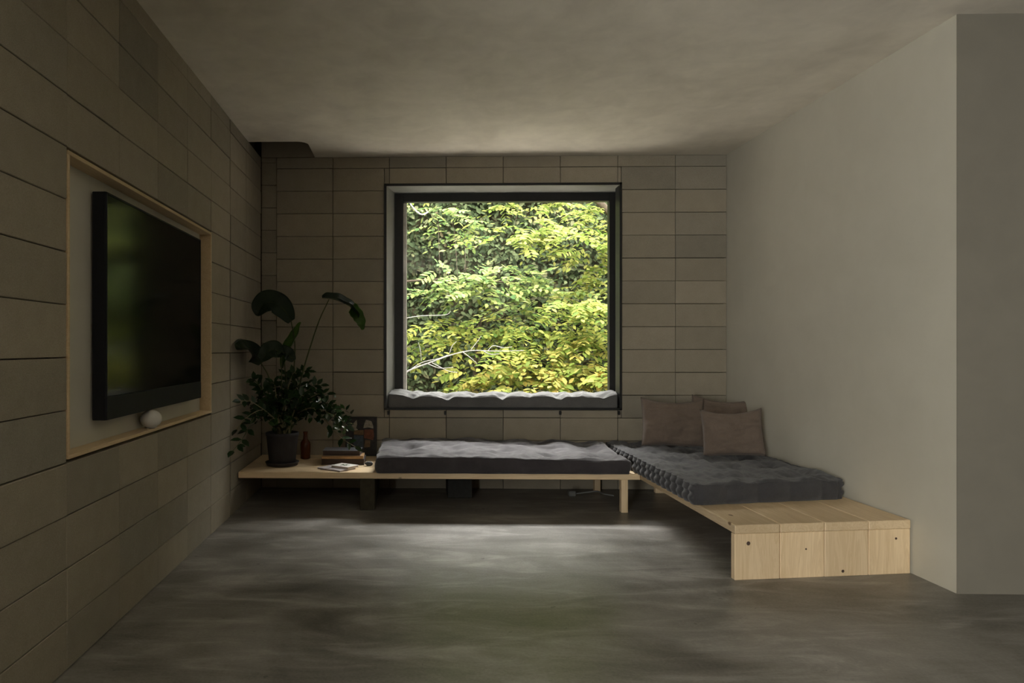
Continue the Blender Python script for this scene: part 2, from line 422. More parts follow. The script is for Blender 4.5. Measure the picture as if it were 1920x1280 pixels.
# ------------------------------------------------------------------ window in the back wall
def quadboard(fr, bk, th, outward):
    """lining board between a front edge (2 pts) and a back edge (2 pts), thickness th along outward"""
    o = Vector(outward) * th
    a, b_, c, d = [Vector(p) for p in (fr[0], fr[1], bk[1], bk[0])]
    return prism([a, b_, c, d, a + o, b_ + o, c + o, d + o])
FY, BY = D - .022, 7.225
win = bpy.data.objects.new('window_1', None); COL.objects.link(win); win.location = (.9, D, OZ0); win['kind'] = 'structure'
fx0, fx1, fz0, fz1 = -.232, 2.008, .785, 2.93
bx0, bx1, bz1 = -.160, 2.050, 2.915
obj('lining', quadboard([(fx0, FY, fz0), (fx0, FY, fz1)], [(bx0, BY, fz0), (bx0, BY, bz1)], .015, (-1, 0, 0)), 'lining_paint', win)
obj('lining', quadboard([(fx1, FY, fz0), (fx1, FY, fz1)], [(bx1, BY, fz0), (bx1, BY, bz1)], .015, (1, 0, 0)), 'lining_paint', win)
obj('lining', quadboard([(fx0, FY, fz1), (fx1, FY, fz1)], [(bx0, BY, bz1), (bx1, BY, bz1)], .015, (0, 0, 1)), 'lining_paint', win)
obj('sill', quadboard([(fx0, FY, fz0), (fx1, FY, fz0)], [(bx0, BY, fz0), (bx1, BY, fz0)], .02, (0, 0, -1)), 'black_steel', win)
for lo, hi in (((OX0, FY - .004, OZ0), (fx0 + .001, D + .12, OZ1)), ((fx1 - .001, FY - .004, OZ0), (OX1, D + .12, OZ1)),
               ((OX0, FY - .004, fz1 - .001), (OX1, D + .12, OZ1)), ((OX0, FY - .004, OZ0), (OX1, D + .12, fz0 - .004))):
    obj('edge_trim', box(lo, hi, .002), 'black_steel', win)
gx0, gx1, gz0, gz1 = -.073, 1.987, .86, 2.831
for nm, lo, hi in (('frame_stile', (bx0 - .06, BY, .78), (gx0, BY + .08, 2.99)), ('frame_stile', (gx1, BY, .78), (bx1 + .06, BY + .08, 2.99)),
                   ('frame_rail', (gx0, BY, gz1), (gx1, BY + .08, 2.99)), ('frame_rail', (gx0, BY, .78), (gx1, BY + .08, gz0))):
    obj(nm, box(lo, hi, .003), 'black_steel', win)
obj('pane', box((gx0 - .01, BY + .035, gz0 - .01), (gx1 + .01, BY + .047, gz1 + .01)), 'window_glass', win)
obj('outer_casing', box((gx0 - .05, BY + .085, .7), (gx0 + .036, 7.42, 3.0), .003), 'outer_casing', win)
for x in (728, 834.5, 1050, 1160):
    p = at(x, 769, D); obj('bracket', box((p.x - .010, D - .02, p.z - .042), (p.x + .010, D + .004, p.z - .006), .003), 'bracket_black', win)

# ------------------------------------------------------------------ television niche
nf = thing('niche_frame', 'pale pine frame lining the recess around the black television', 'frame', (L, (NY0 + NY1) / 2, NZ0))
FT = .018
obj('back_panel', box((L - BT - .001, NY0 + .002, NZ0 + .002), (L - BT + .006, NY1 - .002, NZ1 - .002)), 'niche_plaster', nf)
obj('top_board', box((L - BT + .006, NY0, NZ1 - FT), (L + .004, NY1, NZ1), .0015), 'pine_frame', nf)
obj('bottom_board', box((L - BT + .006, NY0, NZ0), (L + .006, NY1, NZ0 + FT), .0015), 'pine_frame', nf)
for y0 in (NY0, NY1 - FT): obj('side_board', box((L - BT + .006, y0, NZ0 + FT), (L + .004, y0 + FT, NZ1 - FT), .0015), 'pine_frame', nf)

tv = thing('television', 'black flat television hung inside the pine framed recess', 'television', (L - .04, 4.18, 1.02))
TY0, TY1, TZ0, TZ1 = 3.405, 4.955, 1.018, 2.115
obj('casing', box((L - .069, TY0, TZ0), (L - .004, TY1, TZ1), .003), 'television_plastic', tv)
obj('screen', box((L - .005, TY0 + .012, TZ0 + .115), (L - .0005, TY1 - .012, TZ1 - .012), .001), 'screen_glass', tv)
obj('bottom_bezel', box((L - .006, TY0 + .001, TZ0 + .001), (L + .003, TY1 - .001, TZ0 + .112), .002), 'television_bezel', tv)
for lo, hi in (((L - .006, TY0 + .001, TZ0 + .113), (L + .0015, TY0 + .011, TZ1 - .001)), ((L - .006, TY1 - .011, TZ0 + .113), (L + .0015, TY1 - .001, TZ1 - .001)),
               ((L - .006, TY0 + .0115, TZ1 - .011), (L + .0015, TY1 - .0115, TZ1 - .001))):
    obj('bezel_edge', box(lo, hi, .0015), 'television_bezel', tv)
obj('wall_mount', box((L - BT + .004, 3.95, 1.35), (L - .068, 4.40, 1.80)), 'black_steel', tv)

zb = NZ0 + FT
bc = Vector((L - .012, 4.03, zb))
ball = thing('round_speaker', 'round white speaker resting under the television on the recess ledge', 'speaker', bc)
prof = [(.018, 0.0), (.034, .003)]
for k in range(2, 17):
    a = -math.pi / 2 + math.pi * k / 18; prof.append((.060 * math.cos(a), .051 + .051 * math.sin(a)))
prof.append((.004, .102))
obj('body', lathe(prof, bc + Vector((0, 0, .002)), 40), 'white_ceramic', ball, True)
obj('foot', lathe([(.022, 0), (.024, .003), (.02, .006)], bc, 24), 'bracket_black', ball, True)

# ------------------------------------------------------------------ benches
BZ, BTH = .325, .052
BF = 5.985
b1 = thing('wooden_bench', 'long low pine bench running below the window along the block wall', 'bench', (.2, 6.4, 0))
ys = [BF, BF + .245, BF + .49, BF + .735, D - .006]
for i in range(4):
    obj('plank', box((L + .012, ys[i] + .0008, BZ - BTH), (1.898, ys[i + 1] - .0008, BZ), .0035), 'pine_x', b1)
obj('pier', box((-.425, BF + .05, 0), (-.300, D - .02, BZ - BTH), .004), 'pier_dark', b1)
obj('leg', box((1.745, BF + .006, 0), (1.800, BF + .062, BZ - BTH), .003), 'pine_z', b1)
obj('leg', box((1.745, 6.85, 0), (1.800, 6.91, BZ - BTH), .003), 'pine_z', b1)
obj('batten', box((-1.40, 6.55, BZ - BTH - .05), (1.74, 6.61, BZ - BTH), .002), 'pine_x', b1)

b2 = thing('wooden_bench', 'pine platform bench beside the plaster wall with boarded end panel', 'bench', (2.5, 5.6, 0))
xs = [1.902, 2.186, 2.468, 2.752, 3.026]
def endy(x): return 4.262 + (x - 1.902) * .140
for i in range(4):
    x0, x1 = xs[i] + .0018, xs[i + 1] - .0018
    pts = [(x0, endy(x0), BZ - BTH), (x1, endy(x1), BZ - BTH), (x1, endy(x1), BZ), (x0, endy(x0), BZ)]
    yb = D - .006
    obj('plank', prism(pts + [(p[0], yb, p[2]) for p in pts], .004), 'pine_y', b2)
    e = .004
    pts = [(x0, endy(x0) + e, 0), (x1, endy(x1) + e, 0), (x1, endy(x1) + e, BZ - BTH - .001), (x0, endy(x0) + e, BZ - BTH - .001)]
    obj('end_board', prism(pts + [(p[0], p[1] + .05, p[2]) for p in pts], .003), 'pine_z', b2)
obj('support_board', box((2.3, 6.80, 0), (3.0, 6.85, BZ - BTH), .003), 'pine_x', b2)
for x, yk, z, r in ((1.902 + .085, 0, .215, .013), (2.35, 0, .17, .006), (2.585, 0, .03, .010), (2.93, 0, .215, .008)):
    b = bmesh.new(); y = endy(x) + .0038
    bmesh.ops.create_cone(b, cap_ends=True, segments=14, radius1=r, radius2=r * .8, depth=.003)
    b.transform(Matrix.Translation((x, y, z)) @ Matrix.Rotation(math.pi / 2, 4, 'X'))
    obj('knot', b, 'cover_brown', b2)

# ------------------------------------------------------------------ futon mattresses and cushions
def futon(corners, z0, th, nu, nv, nw, topfn=None, sidefn=None, rnd=.035, amp=.006, seed=0.0):
    """closed quilt-like slab; corners = 4 floor-plan corners (front-left, front-right, back-right, back-left)"""
    b = bmesh.new(); A, B, C, E = [Vector((*c, 0)) for c in corners]
    lu = ((B - A).length + (C - E).length) / 2; lv = ((E - A).length + (C - B).length) / 2
    grid = {}
    def key(i, j, k): return (i, j, k)
    def vert(i, j, k):
        kk = (i, j, k)
        if kk in grid: return grid[kk]
        u, v, w = i / nu, j / nv, k / nw
        x, y, z = u * lu, v * lv, w * th
        # rounded box
        r = min(rnd, th * .48)
        cx = min(max(x, r), lu - r); cy = min(max(y, r), lv - r); cz = min(max(z, r), th - r)
        d = Vector((x - cx, y - cy, z - cz)); n = d.normalized() if d.length > 1e-6 else Vector((0, 0, 1 if w > .5 else -1))
        if d.length > 1e-6: p = Vector((cx, cy, cz)) + n * r * min(1, d.length / r if d.length < r else 1)
        else: p = Vector((x, y, z))
        if w > .99 or w < .01: n = Vector((n.x, n.y, 1 if w > .5 else -1)).normalized()
        off = 0
        if topfn and w > .5: off += topfn(x, y, lu, lv) * min(1, (w - .5) * 2) * (1 if w > .99 else .7)
        p.z += off
        if 0 < w < 1 or i in (0, nu) or j in (0, nv):
            s = sidefn(x, y, z, lu, lv) if sidefn else 0
            p += Vector((n.x, n.y, 0)) * s
        nz = noise.fractal(Vector((x * 5, y * 5, z * 7 + seed)), 1.0, 2.0, 4)
        if w > .01: p += n * nz * amp
        uu = p.x / lu; vv = p.y / lv
        q = A * (1 - uu) * (1 - vv) + B * uu * (1 - vv) + C * uu * vv + E * (1 - uu) * vv
        grid[kk] = b.verts.new((q.x, q.y, z0 + max(0.0005, p.z) if w > .01 else z0 + .0005)); return grid[kk]
    for i in range(nu):
        for j in range(nv):
            b.faces.new([vert(*k) for k in ((i, j, nw), (i + 1, j, nw), (i + 1, j + 1, nw), (i, j + 1, nw))])
            b.faces.new([vert(*k) for k in ((i, j + 1, 0), (i + 1, j + 1, 0), (i + 1, j, 0), (i, j, 0))])
    for i in range(nu):
        for k in range(nw):
            b.faces.new([vert(*q) for q in ((i, 0, k), (i + 1, 0, k), (i + 1, 0, k + 1), (i, 0, k + 1))])
            b.faces.new([vert(*q) for q in ((i + 1, nv, k), (i, nv, k), (i, nv, k + 1), (i + 1, nv, k + 1))])
    for j in range(nv):
        for k in range(nw):
            b.faces.new([vert(*q) for q in ((0, j + 1, k), (0, j, k), (0, j, k + 1), (0, j + 1, k + 1))])
            b.faces.new([vert(*q) for q in ((nu, j, k), (nu, j + 1, k), (nu, j + 1, k + 1), (nu, j, k + 1))])
    bmesh.ops.recalc_face_normals(b, faces=b.faces[:])
    edge_top = [grid[(i, 0, nw)].co.copy() for i in range(nu + 1)] + [grid[(nu, j, nw)].co.copy() for j in range(1, nv + 1)]
    edge_top += [grid[(i, nv, nw)].co.copy() for i in range(nu - 1, -1, -1)] + [grid[(0, j, nw)].co.copy() for j in range(nv - 1, -1, -1)]
    return b, edge_top, grid

def wrinkle(x, y, s, k=9.0):
    w = noise.fractal(Vector((x * k * .45, y * k, s)), 1.0, 2.1, 5)
    return w
def tufts(pts, depth, rad):
    def f(x, y): return -sum(depth * math.exp(-((x - a) ** 2 + (y - c) ** 2) / rad ** 2) for a, c in pts)
    return f

# left mattress
m1 = thing('futon_mattress', 'black futon mattress on the long bench, its top catching window light', 'mattress', (.75, 6.4, BZ))
tf = tufts([(.26 + .41 * i, .22 + .33 * j) for i in range(6) for j in range(3)], .030, .10)
def top1(x, y, lu, lv):
    edge = min(x, lu - x, y, lv - y)
    back = .030 * max(0, min(1, (y - .52) / .25))
    return tf(x, y) + wrinkle(x, y, 3.1) * .022 * min(1, edge / .06 + .35) + back + .012 * math.sin(x * 2.1 + .6)
def side1(x, y, z, lu, lv): return .008 * math.sin((x + y) * 15) + .014 * noise.noise(Vector((x * 9, y * 9, z * 14)))
b, edge, gr = futon([(-.290, BF - .045), (1.812, BF - .05), (1.812, D - .03), (-.275, D - .03)], BZ, .132, 160, 76, 8, top1, side1, .038, .010)
obj('cover', b, 'charcoal_linen', m1, True)
obj('piping', tube(edge, .0045, 6, False), 'charcoal_linen', m1, True)

m2 = thing('futon_mattress', 'dark grey quilted futon with rolled side seams on the right platform bench', 'mattress', (2.4, 5.8, BZ))
tf2 = tufts([(.24 + .32 * i, .25 + .40 * j) for i in range(3) for j in range(5)], .042, .12)
def top2(x, y, lu, lv):
    edge = min(x, lu - x, y, lv - y)
    return tf2(x, y) + wrinkle(y, x, 9.4) * .024 * min(1, edge / .06 + .35) + .012
def side2(x, y, z, lu, lv):
    onside = x < .05 or x > lu - .05
    s = (y if onside else x)
    per = .105 if onside else .24
    m = abs(math.sin(math.pi * s / per)) ** .6
    belt = 1.0 - .9 * math.exp(-((z - .072) / .010) ** 2) * (1 if onside else .0)
    return (.034 if onside else .020) * (m * belt - .5)
b, edge, gr = futon([(1.868, 4.775), (2.985, 5.005), (3.005, D - .03), (1.862, D - .03)], BZ, .132, 96, 200, 10, top2, side2, .045, .009, 4.0)
obj('cover', b, 'slate_linen', m2, True)
obj('piping', tube(edge, .006, 6, False), 'slate_linen', m2, True)

# cushion along the window sill
sc = thing('sill_cushion', 'tufted grey cushion laid along the window sill', 'cushion', (.9, 7.05, fz0))
TX = [.20, .33, .55, .80, 1.06, 1.33, 1.62, 1.80, 2.03]
tf3 = tufts([(a, .09 + .05 * math.sin(a * 9)) for a in TX] + [(a + .03, .015) for a in TX[::2]], .026, .042)
def top3(x, y, lu, lv):
    xx = x + .05 * math.sin(x * 4.1) - .10 * (y - .1); per = min(1, min(abs(xx - a) for a in TX) / .10) ** .6
    endz = .05 * max(0, 1 - x / .35) + .03 * max(0, 1 - (lu - x) / .25)
    return tf3(x, y) + .034 * (per - .3) * math.sin(math.pi * min(1, max(0, .12 + .8 * y / lv))) + .012 * wrinkle(x, y, 7.7, 16) + endz * .5 + .028 * (y / lv)
def side3(x, y, z, lu, lv): return .004 * math.sin(x * 20) + .006 * noise.noise(Vector((x * 8, y * 9, z * 14)))
b, edge, gr = futon([(fx0 + .012, FY + .002), (fx1 - .012, FY + .002), (bx1 - .03, BY - .008), (bx0 + .012, BY - .008)], fz0, .105, 170, 26, 6, top3, side3, .025, .004, 8.0)
obj('cover', b, 'sill_linen', sc, True)
obj('piping', tube([p + Vector((0, 0, .001)) for p in edge], .004, 6, False), 'sill_linen', sc, True)

# three loose cushions in the corner
def cushion(label, w, h, t, loc, rz, tilt, roll, seed, ears=(1, 1, 1, 1)):
    root = thing('throw_cushion', label, 'cushion', loc, 'taupe cushions in the corner')
    n = 40; b = bmesh.new(); V = {}
    rot = Matrix.Rotation(rz, 4, 'Z') @ Matrix.Rotation(-tilt, 4, 'X') @ Matrix.Rotation(roll, 4, 'Y')
    seam = []
    def pt(i, j, s):
        u, v = 2 * i / n - 1, 2 * j / n - 1
        pin = (1 - u * u) * (1 - v * v)
        px = u * w / 2 * (1 - .05 * (1 - v * v) * abs(u) ** 3); pz = v * h / 2 * (1 - .045 * (1 - u * u) * abs(v) ** 3)
        th = t / 2 * max(0, pin) ** .36
        k = noise.fractal(Vector((u * 1.6 + seed, v * 2.2, s * 3 + seed)), 1, 2, 5)
        th += k * .026 * min(1, pin * 4)
        fold = math.exp(-((v + .05 - .25 * u) / .05) ** 2) * .010 * (1 - u * u)
        th -= fold if s < 0 else 0
        # top edge sags between the pulled-up corners
        pz -= .035 * (1 - u * u) * max(0, v) ** 2
        return rot @ Vector((px, s * th, pz + h / 2 * .98))
    for s in (-1, 1):
        for i in range(n + 1):
            for j in range(n + 1):
                edge = i in (0, n) or j in (0, n)
                if edge and s == 1: V[(i, j, 1)] = V[(i, j, -1)]; continue
                V[(i, j, s)] = b.verts.new(Vector(loc) + pt(i, j, s if not edge else 0 * s) if not edge else Vector(loc) + pt(i, j, -1))
        for i in range(n):
            for j in range(n):
                q = [V[(i, j, s)], V[(i + 1, j, s)], V[(i + 1, j + 1, s)], V[(i, j + 1, s)]]
                b.faces.new(q if s < 0 else q[::-1])
    ring = [(i, 0) for i in range(n)] + [(n, j) for j in range(n)] + [(i, n) for i in range(n, 0, -1)] + [(0, j) for j in range(n, 0, -1)]
    sm = [V[(i, j, -1)].co.copy() for i, j in ring]; sm.append(sm[0])
    bmesh.ops.recalc_face_normals(b, faces=b.faces[:])
    obj('cover', b, 'taupe_linen', root, True); obj('seam', tube(sm, .003, 5, False), 'taupe_linen', root, True)
    return root
MZ = BZ + .150
def seat_at(x, y, zz):
    p = at(x, y, (CH - zz) * F / (y - PY)); return (p.x, p.y, zz)
cushion('taupe cushion nearest the window, leaning on the block wall', .56, .44, .19, seat_at(1263, 834, MZ), -.06, .22, .03, 1.0)
cushion('taupe cushion half hidden behind the other two in the corner', .50, .45, .12, (2.795, 6.60, MZ), -.30, .20, .08, 5.0)
cushion('taupe cushion in front, leaning towards the plaster wall', .475, .39, .19, seat_at(1377, 851, MZ), -.26, .22, -.05, 9.0)

# ------------------------------------------------------------------ things on the bench end
def slab(pts, z0, z1, bevel=.0015):
    return prism([(p[0], p[1], z0) for p in pts] + [(p[0], p[1], z1) for p in pts], bevel)
def rect(cx, cy, w, d, a):
    ca, sa = math.cos(a), math.sin(a)
    return [(cx + x * ca - y * sa, cy + x * sa + y * ca) for x, y in ((-w / 2, -d / 2), (w / 2, -d / 2), (w / 2, d / 2), (-w / 2, d / 2))]
def book(name, label, cat, cx, cy, w, d, a, z0, th, cover, pages, ct=.003):
    t = thing(name, label, cat, (cx, cy, z0))
    obj('page_block', slab(rect(cx, cy, w - .008, d - .008, a), z0 + ct, z0 + th - ct, .0005), pages, t)
    obj('back_cover', slab(rect(cx, cy, w, d, a), z0, z0 + ct, .0008), cover, t)
    obj('front_cover', slab(rect(cx, cy, w, d, a), z0 + th - ct, z0 + th, .0008), cover, t)
    return t
z = BZ
book('thick_book', 'thick dark book at the bottom of the pile before the picture', 'book', -.60, 6.50, .385, .27, .0, z, .052, 'cover_dark', 'cover_brown')
t = thing('wooden_tray', 'narrow tan wooden board lying between the stacked dark books', 'board', (-.605, 6.49, z + .052))
obj('board', slab(rect(-.605, 6.49, .37, .25, .01), z + .052, z + .074, .003), 'wood_block', t)
obj('lip', slab(rect(-.605, 6.378, .37, .012, .01), z + .0742, z + .080, .002), 'wood_block', t)
book('hardback_book', 'grey hardback book topmost of the pile beside the plant', 'book', -.615, 6.515, .34, .22, -.02, z + .0745, .047, 'cover_grey', 'cover_brown')
t = book('sketch_pad', 'pale lilac magazine lying at the front edge of the bench', 'magazine', -.635, 6.155, .27, .20, math.radians(-38), z, .012, 'cover_lilac', 'paper_pages', .002)
obj('spine_band', slab(rect(-.700, 6.118, .012, .19, math.radians(-38)), z + .0121, z + .0128, 0), 'cover_dark', t)
t = book('booklet', 'white booklet with a green leaf drawing on the magazine', 'booklet', -.565, 6.175, .19, .15, math.radians(-34), z + .0128, .018, 'paper_white', 'paper_pages', .002)
rl = random.Random(5)
for i in range(7):
    a = i / 7 * 6.28 + rl.uniform(-.3, .3); r = rl.uniform(.014, .034); cx, cy = -.568 + r * math.cos(a), 6.178 + r * .8 * math.sin(a)
    obj('leaf_drawing', slab(rect(cx, cy, .036, .012, a), z + .0308, z + .0313, 0), 'ink_green', t)
t = thing('pebble', 'small grey pebble beside the black mattress and dark books', 'stone', (-.365, 6.33, z))
b = bmesh.new(); bmesh.ops.create_icosphere(b, subdivisions=3, radius=1)
for v in b.verts:
    k = 1 + .12 * noise.noise(v.co * 1.5); v.co = Vector((v.co.x * .036 * k - .365, v.co.y * .026 * k + 6.33, v.co.z * .02 * k + z + .0195))
bpy.data.objects.remove(t); tag(obj('pebble', b, 'stone_grey', None, True, (-.365, 6.33, z)), 'small grey pebble beside the black mattress and dark books', 'stone')

# picture leaning on the wall
pc = Vector((-.475, 6.90, z))
pic = thing('picture', 'dark framed picture leaning on the wall behind the books', 'picture', pc)
PW, PH, ang = .30, .375, math.radians(7)
Mp = Matrix.Translation(pc) @ Matrix.Rotation(-ang, 4, 'X')
def pp(x0, x1, z0, z1, y0, y1, m, nm, par, bev=.0):
    b = box((x0, y0, z0), (x1, y1, z1), bev); b.transform(Mp); return obj(nm, b, m, par)
sheet = pp(-PW / 2 + .01, PW / 2 - .01, .01, PH - .01, -.004, .006, 'print_dark', 'print', pic)
for x0, x1, z0, z1 in ((-PW / 2, -PW / 2 + .014, 0, PH), (PW / 2 - .014, PW / 2, 0, PH), (-PW / 2 + .014, PW / 2 - .014, 0, .014), (-PW / 2 + .014, PW / 2 - .014, PH - .014, PH)):
    pp(x0, x1, z0, z1, -.010, .008, 'frame_dark', 'frame_bar', pic, .002)
def patch(poly, m):
    b = bmesh.new(); v0 = [b.verts.new((x, -.0046, zz)) for x, zz in poly]; f = b.faces.new(v0)
    ex = bmesh.ops.extrude_face_region(b, geom=[f])
    for v in [g for g in ex['geom'] if isinstance(g, bmesh.types.BMVert)]: v.co.y += .0007
    bmesh.ops.recalc_face_normals(b, faces=b.faces[:]); b.transform(Mp); obj('printed_shape', b, m, sheet)
patch([(-.10, .25), (-.085, .30), (-.06, .33), (-.045, .345), (-.04, .30), (-.05, .265), (-.03, .25), (-.06, .24)], 'print_cream')
patch([(.02, .265), (.03, .31), (.045, .345), (.075, .34), (.10, .33), (.115, .29), (.118, .262), (.07, .272)], 'print_cream')
patch([(.028, .17), (.028, .252), (.118, .255), (.124, .19), (.115, .15), (.06, .165)], 'print_red')
patch([(-.07, .205), (-.07, .243), (.024, .248), (.022, .20)], 'print_ochre')
patch([(-.075, .08), (-.07, .198), (.02, .193), (.024, .07)], 'print_blue')
patch([(.03, .08), (.04, .155), (.09, .15), (.085, .085)], 'print_ochre')

bottle = lathe([(.040, 0), (.047, .006), (.048, .13), (.044, .155), (.022, .185), (.018, .235), (.021, .24), (.021, .255)], (-.985, 6.72, z), 28)
tag(obj('amber_bottle', bottle, 'amber_glass', None, True, (-.985, 6.72, z)), 'dark amber bottle standing behind the plant pot', 'bottle')

# under the bench
t = thing('grey_box', 'dim grey cardboard box pushed under the long bench', 'box', (.45, 6.72, 0))
obj('carton', box((.34, 6.55, 0), (.56, 6.88, .20), .004), 'grey_card_shaded', t); obj('lid', box((.333, 6.543, .20), (.567, 6.887, .225), .003), 'grey_card_shaded', t)
t = thing('power_cable', 'pale power plug and cable on the floor under the bench', 'cable', (1.62, 6.6, 0))
obj('cord', tube(bez([(1.52, 6.66, .02), (1.60, 6.62, .04), (1.70, 6.60, .055), (1.78, 6.66, .02), (1.86, 6.62, .012)]), .008, 6), 'cable_white_shaded', t, True)
obj('plug', box((1.455, 6.625, .0), (1.52, 6.69, .05), .008), 'cable_white_shaded', t)

# ------------------------------------------------------------------ potted plant
pcx, pcy = -1.135, 6.34
pl = thing('potted_plant', 'large dark green house plant in a charcoal pot beside the left wall', 'plant', (pcx, pcy, z))
obj('saucer', lathe([(.115, 0), (.135, .004), (.146, .03), (.150, .034), (.146, .036), (.125, .020)], (pcx, pcy, z), 40), 'pot_charcoal', pl, True)
obj('pot', lathe([(.108, .021), (.116, .026), (.140, .262), (.146, .266), (.147, .290), (.141, .294), (.133, .290), (.129, .24), (.05, .236)], (pcx, pcy, z), 44), 'pot_charcoal', pl, True)
obj('soil', lathe([(.128, .238), (.128, .252), (.07, .262), (.01, .266)], (pcx, pcy, z), 32), 'soil', pl, True)
SZ = z + .25
def blade(mid, width, nrm, fold=.35, n=14, m=6, shape=None):
    """broad leaf along the curve mid; width profile, V-fold and thickness from a solid shell"""
    P = bez(mid, n); N = len(P); b = bmesh.new(); rows = []
    nrm = Vector(nrm).normalized()
    for i, p in enumerate(P):
        t = i / (N - 1); d = (P[min(i + 1, N - 1)] - P[max(0, i - 1)]).normalized()
        s = d.cross(nrm).normalized(); u = s.cross(d).normalized()
        w = width / 2 * (shape(t) if shape else max(.03, math.sin(math.pi * min(1, t * .94 + .05)) ** .62))
        row = []
        for k in range(-m, m + 1):
            q = k / m; row.append(b.verts.new(p + s * w * q * math.cos(fold * abs(q)) + u * w * abs(q) * math.sin(fold) + u * .004 * math.sin(t * 22 + q)))
        rows.append(row)
    for i in range(N - 1):
        for k in range(2 * m): b.faces.new((rows[i][k], rows[i][k + 1], rows[i + 1][k + 1], rows[i + 1][k]))
    g = bmesh.ops.solidify(b, geom=b.faces[:], thickness=.0016)
    return b, P
def bigleaf(stem, stem_r, mid, width, nrm, m='leaf_big', fold=.35, shape=None):
    S = bez(stem, 10); n = len(S)
    st = obj('stalk', tube(S, [stem_r * (1 - .45 * i / n) for i in range(n)], 7), 'stalk_green', pl, True)
    b, P = blade(mid, width, nrm, fold, shape=shape)
    lf = obj('leaf', b, m, st, True)
    obj('midrib', tube(P, [.0042 * (1 - .8 * i / len(P)) for i in range(len(P))], 5), 'stalk_green', st, True)
def A(x, y, Y, m=.07):
    p = at(x, y, Y)
    while p.x < L + m: Y -= .02; p = at(x, y, Y)
    return p
base = lambda dx, dy: Vector((pcx + dx, pcy + dy, SZ))
bigleaf([base(.02, .03), A(548, 720, 6.36), A(553, 650, 6.36), A(546, 602, 6.35)], .008, [A(546, 602, 6.35), A(530, 578, 6.30), A(508, 566, 6.26), A(490, 574, 6.22), A(482, 592, 6.20)], .23, (.15, -.9, .45), fold=.2)
bigleaf([base(.0, .04), A(535, 720, 6.40), A(533, 672, 6.40)], .008, [A(530, 690, 6.40), A(541, 655, 6.38), A(556, 628, 6.36), A(564, 604, 6.34)], .13, (-.55, -.8, .2), 'leaf_fresh_and_sunlit', .7)
bigleaf([base(-.05, .0), A(508, 720, 6.30), A(487, 676, 6.28)], .008, [A(490, 681, 6.28), A(474, 662, 6.25), A(458, 650, 6.22), A(446, 656, 6.20)], .185, (.15, -.95, .25), fold=.15)
bigleaf([base(-.01, -.01), A(528, 730, 6.28), A(528, 668, 6.28)], .007, [A(530, 664, 6.28), A(515, 655, 6.23), A(500, 662, 6.18), A(490, 678, 6.15)], .17, (.0, -.95, .3), fold=.2)
bigleaf([base(.03, -.01), A(552, 730, 6.33), A(551, 672, 6.33)], .006, [A(551, 676, 6.33), A(540, 664, 6.30), A(528, 660, 6.26), A(520, 668, 6.22)], .13, (.0, -.9, .4), fold=.3)
bigleaf([base(.06, .02), A(566, 705, 6.36), A(585, 640, 6.36), A(600, 597, 6.35), A(617, 561, 6.33)], .008,
        [A(604, 558, 6.30), A(622, 560, 6.33), A(645, 568, 6.38), A(662, 580, 6.42), A(672, 595, 6.46)], .20, (.15, -.35, .9), fold=.45)
b, P = blade([A(658, 577, 6.42), A(668, 589, 6.45), A(676, 603, 6.47), A(680, 618, 6.48)], .15, (.55, -.75, .4), .15, shape=lambda t: max(.04, math.sin(math.pi * (t * .62 + .36)) ** .7))
obj('leaf_tip_sunlit', b, 'leaf_fresh_and_sunlit', pl, True)  # brighter green painted for sunlight on this end of the leaf

# fine arching stems with glossy leaflets
b = bmesh.new()
v = [b.verts.new(p) for p in ((0, 0, 0), (.30, .24, .05), (.62, .23, .05), (1, 0, -.04), (.62, -.23, .05), (.30, -.24, .05), (.35, 0, -.01), (.68, 0, -.01))]
for f in ((0, 6, 1), (1, 6, 7, 2), (2, 7, 3), (0, 5, 6), (5, 4, 7, 6), (4, 3, 7)): b.faces.new([v[i] for i in f])
leaf_me = mesh_from(b, 'leaflet', 'leaf_dark_gloss', True)
tips = [(436, 846, 6.15), (443, 806, 6.22), (450, 752, 6.30), (466, 712, 6.35), (488, 730, 6.25), (512, 716, 6.20), (536, 702, 6.40), (556, 700, 6.28), (578, 696, 6.42),
        (602, 722, 6.35), (614, 738, 6.25), (590, 765, 6.18), (634, 776, 6.30), (652, 798, 6.22), (667, 838, 6.20), (478, 782, 6.12), (545, 748, 6.10), (570, 742, 6.15), (520, 752, 6.16)]
rp = random.Random(21); INNER = []
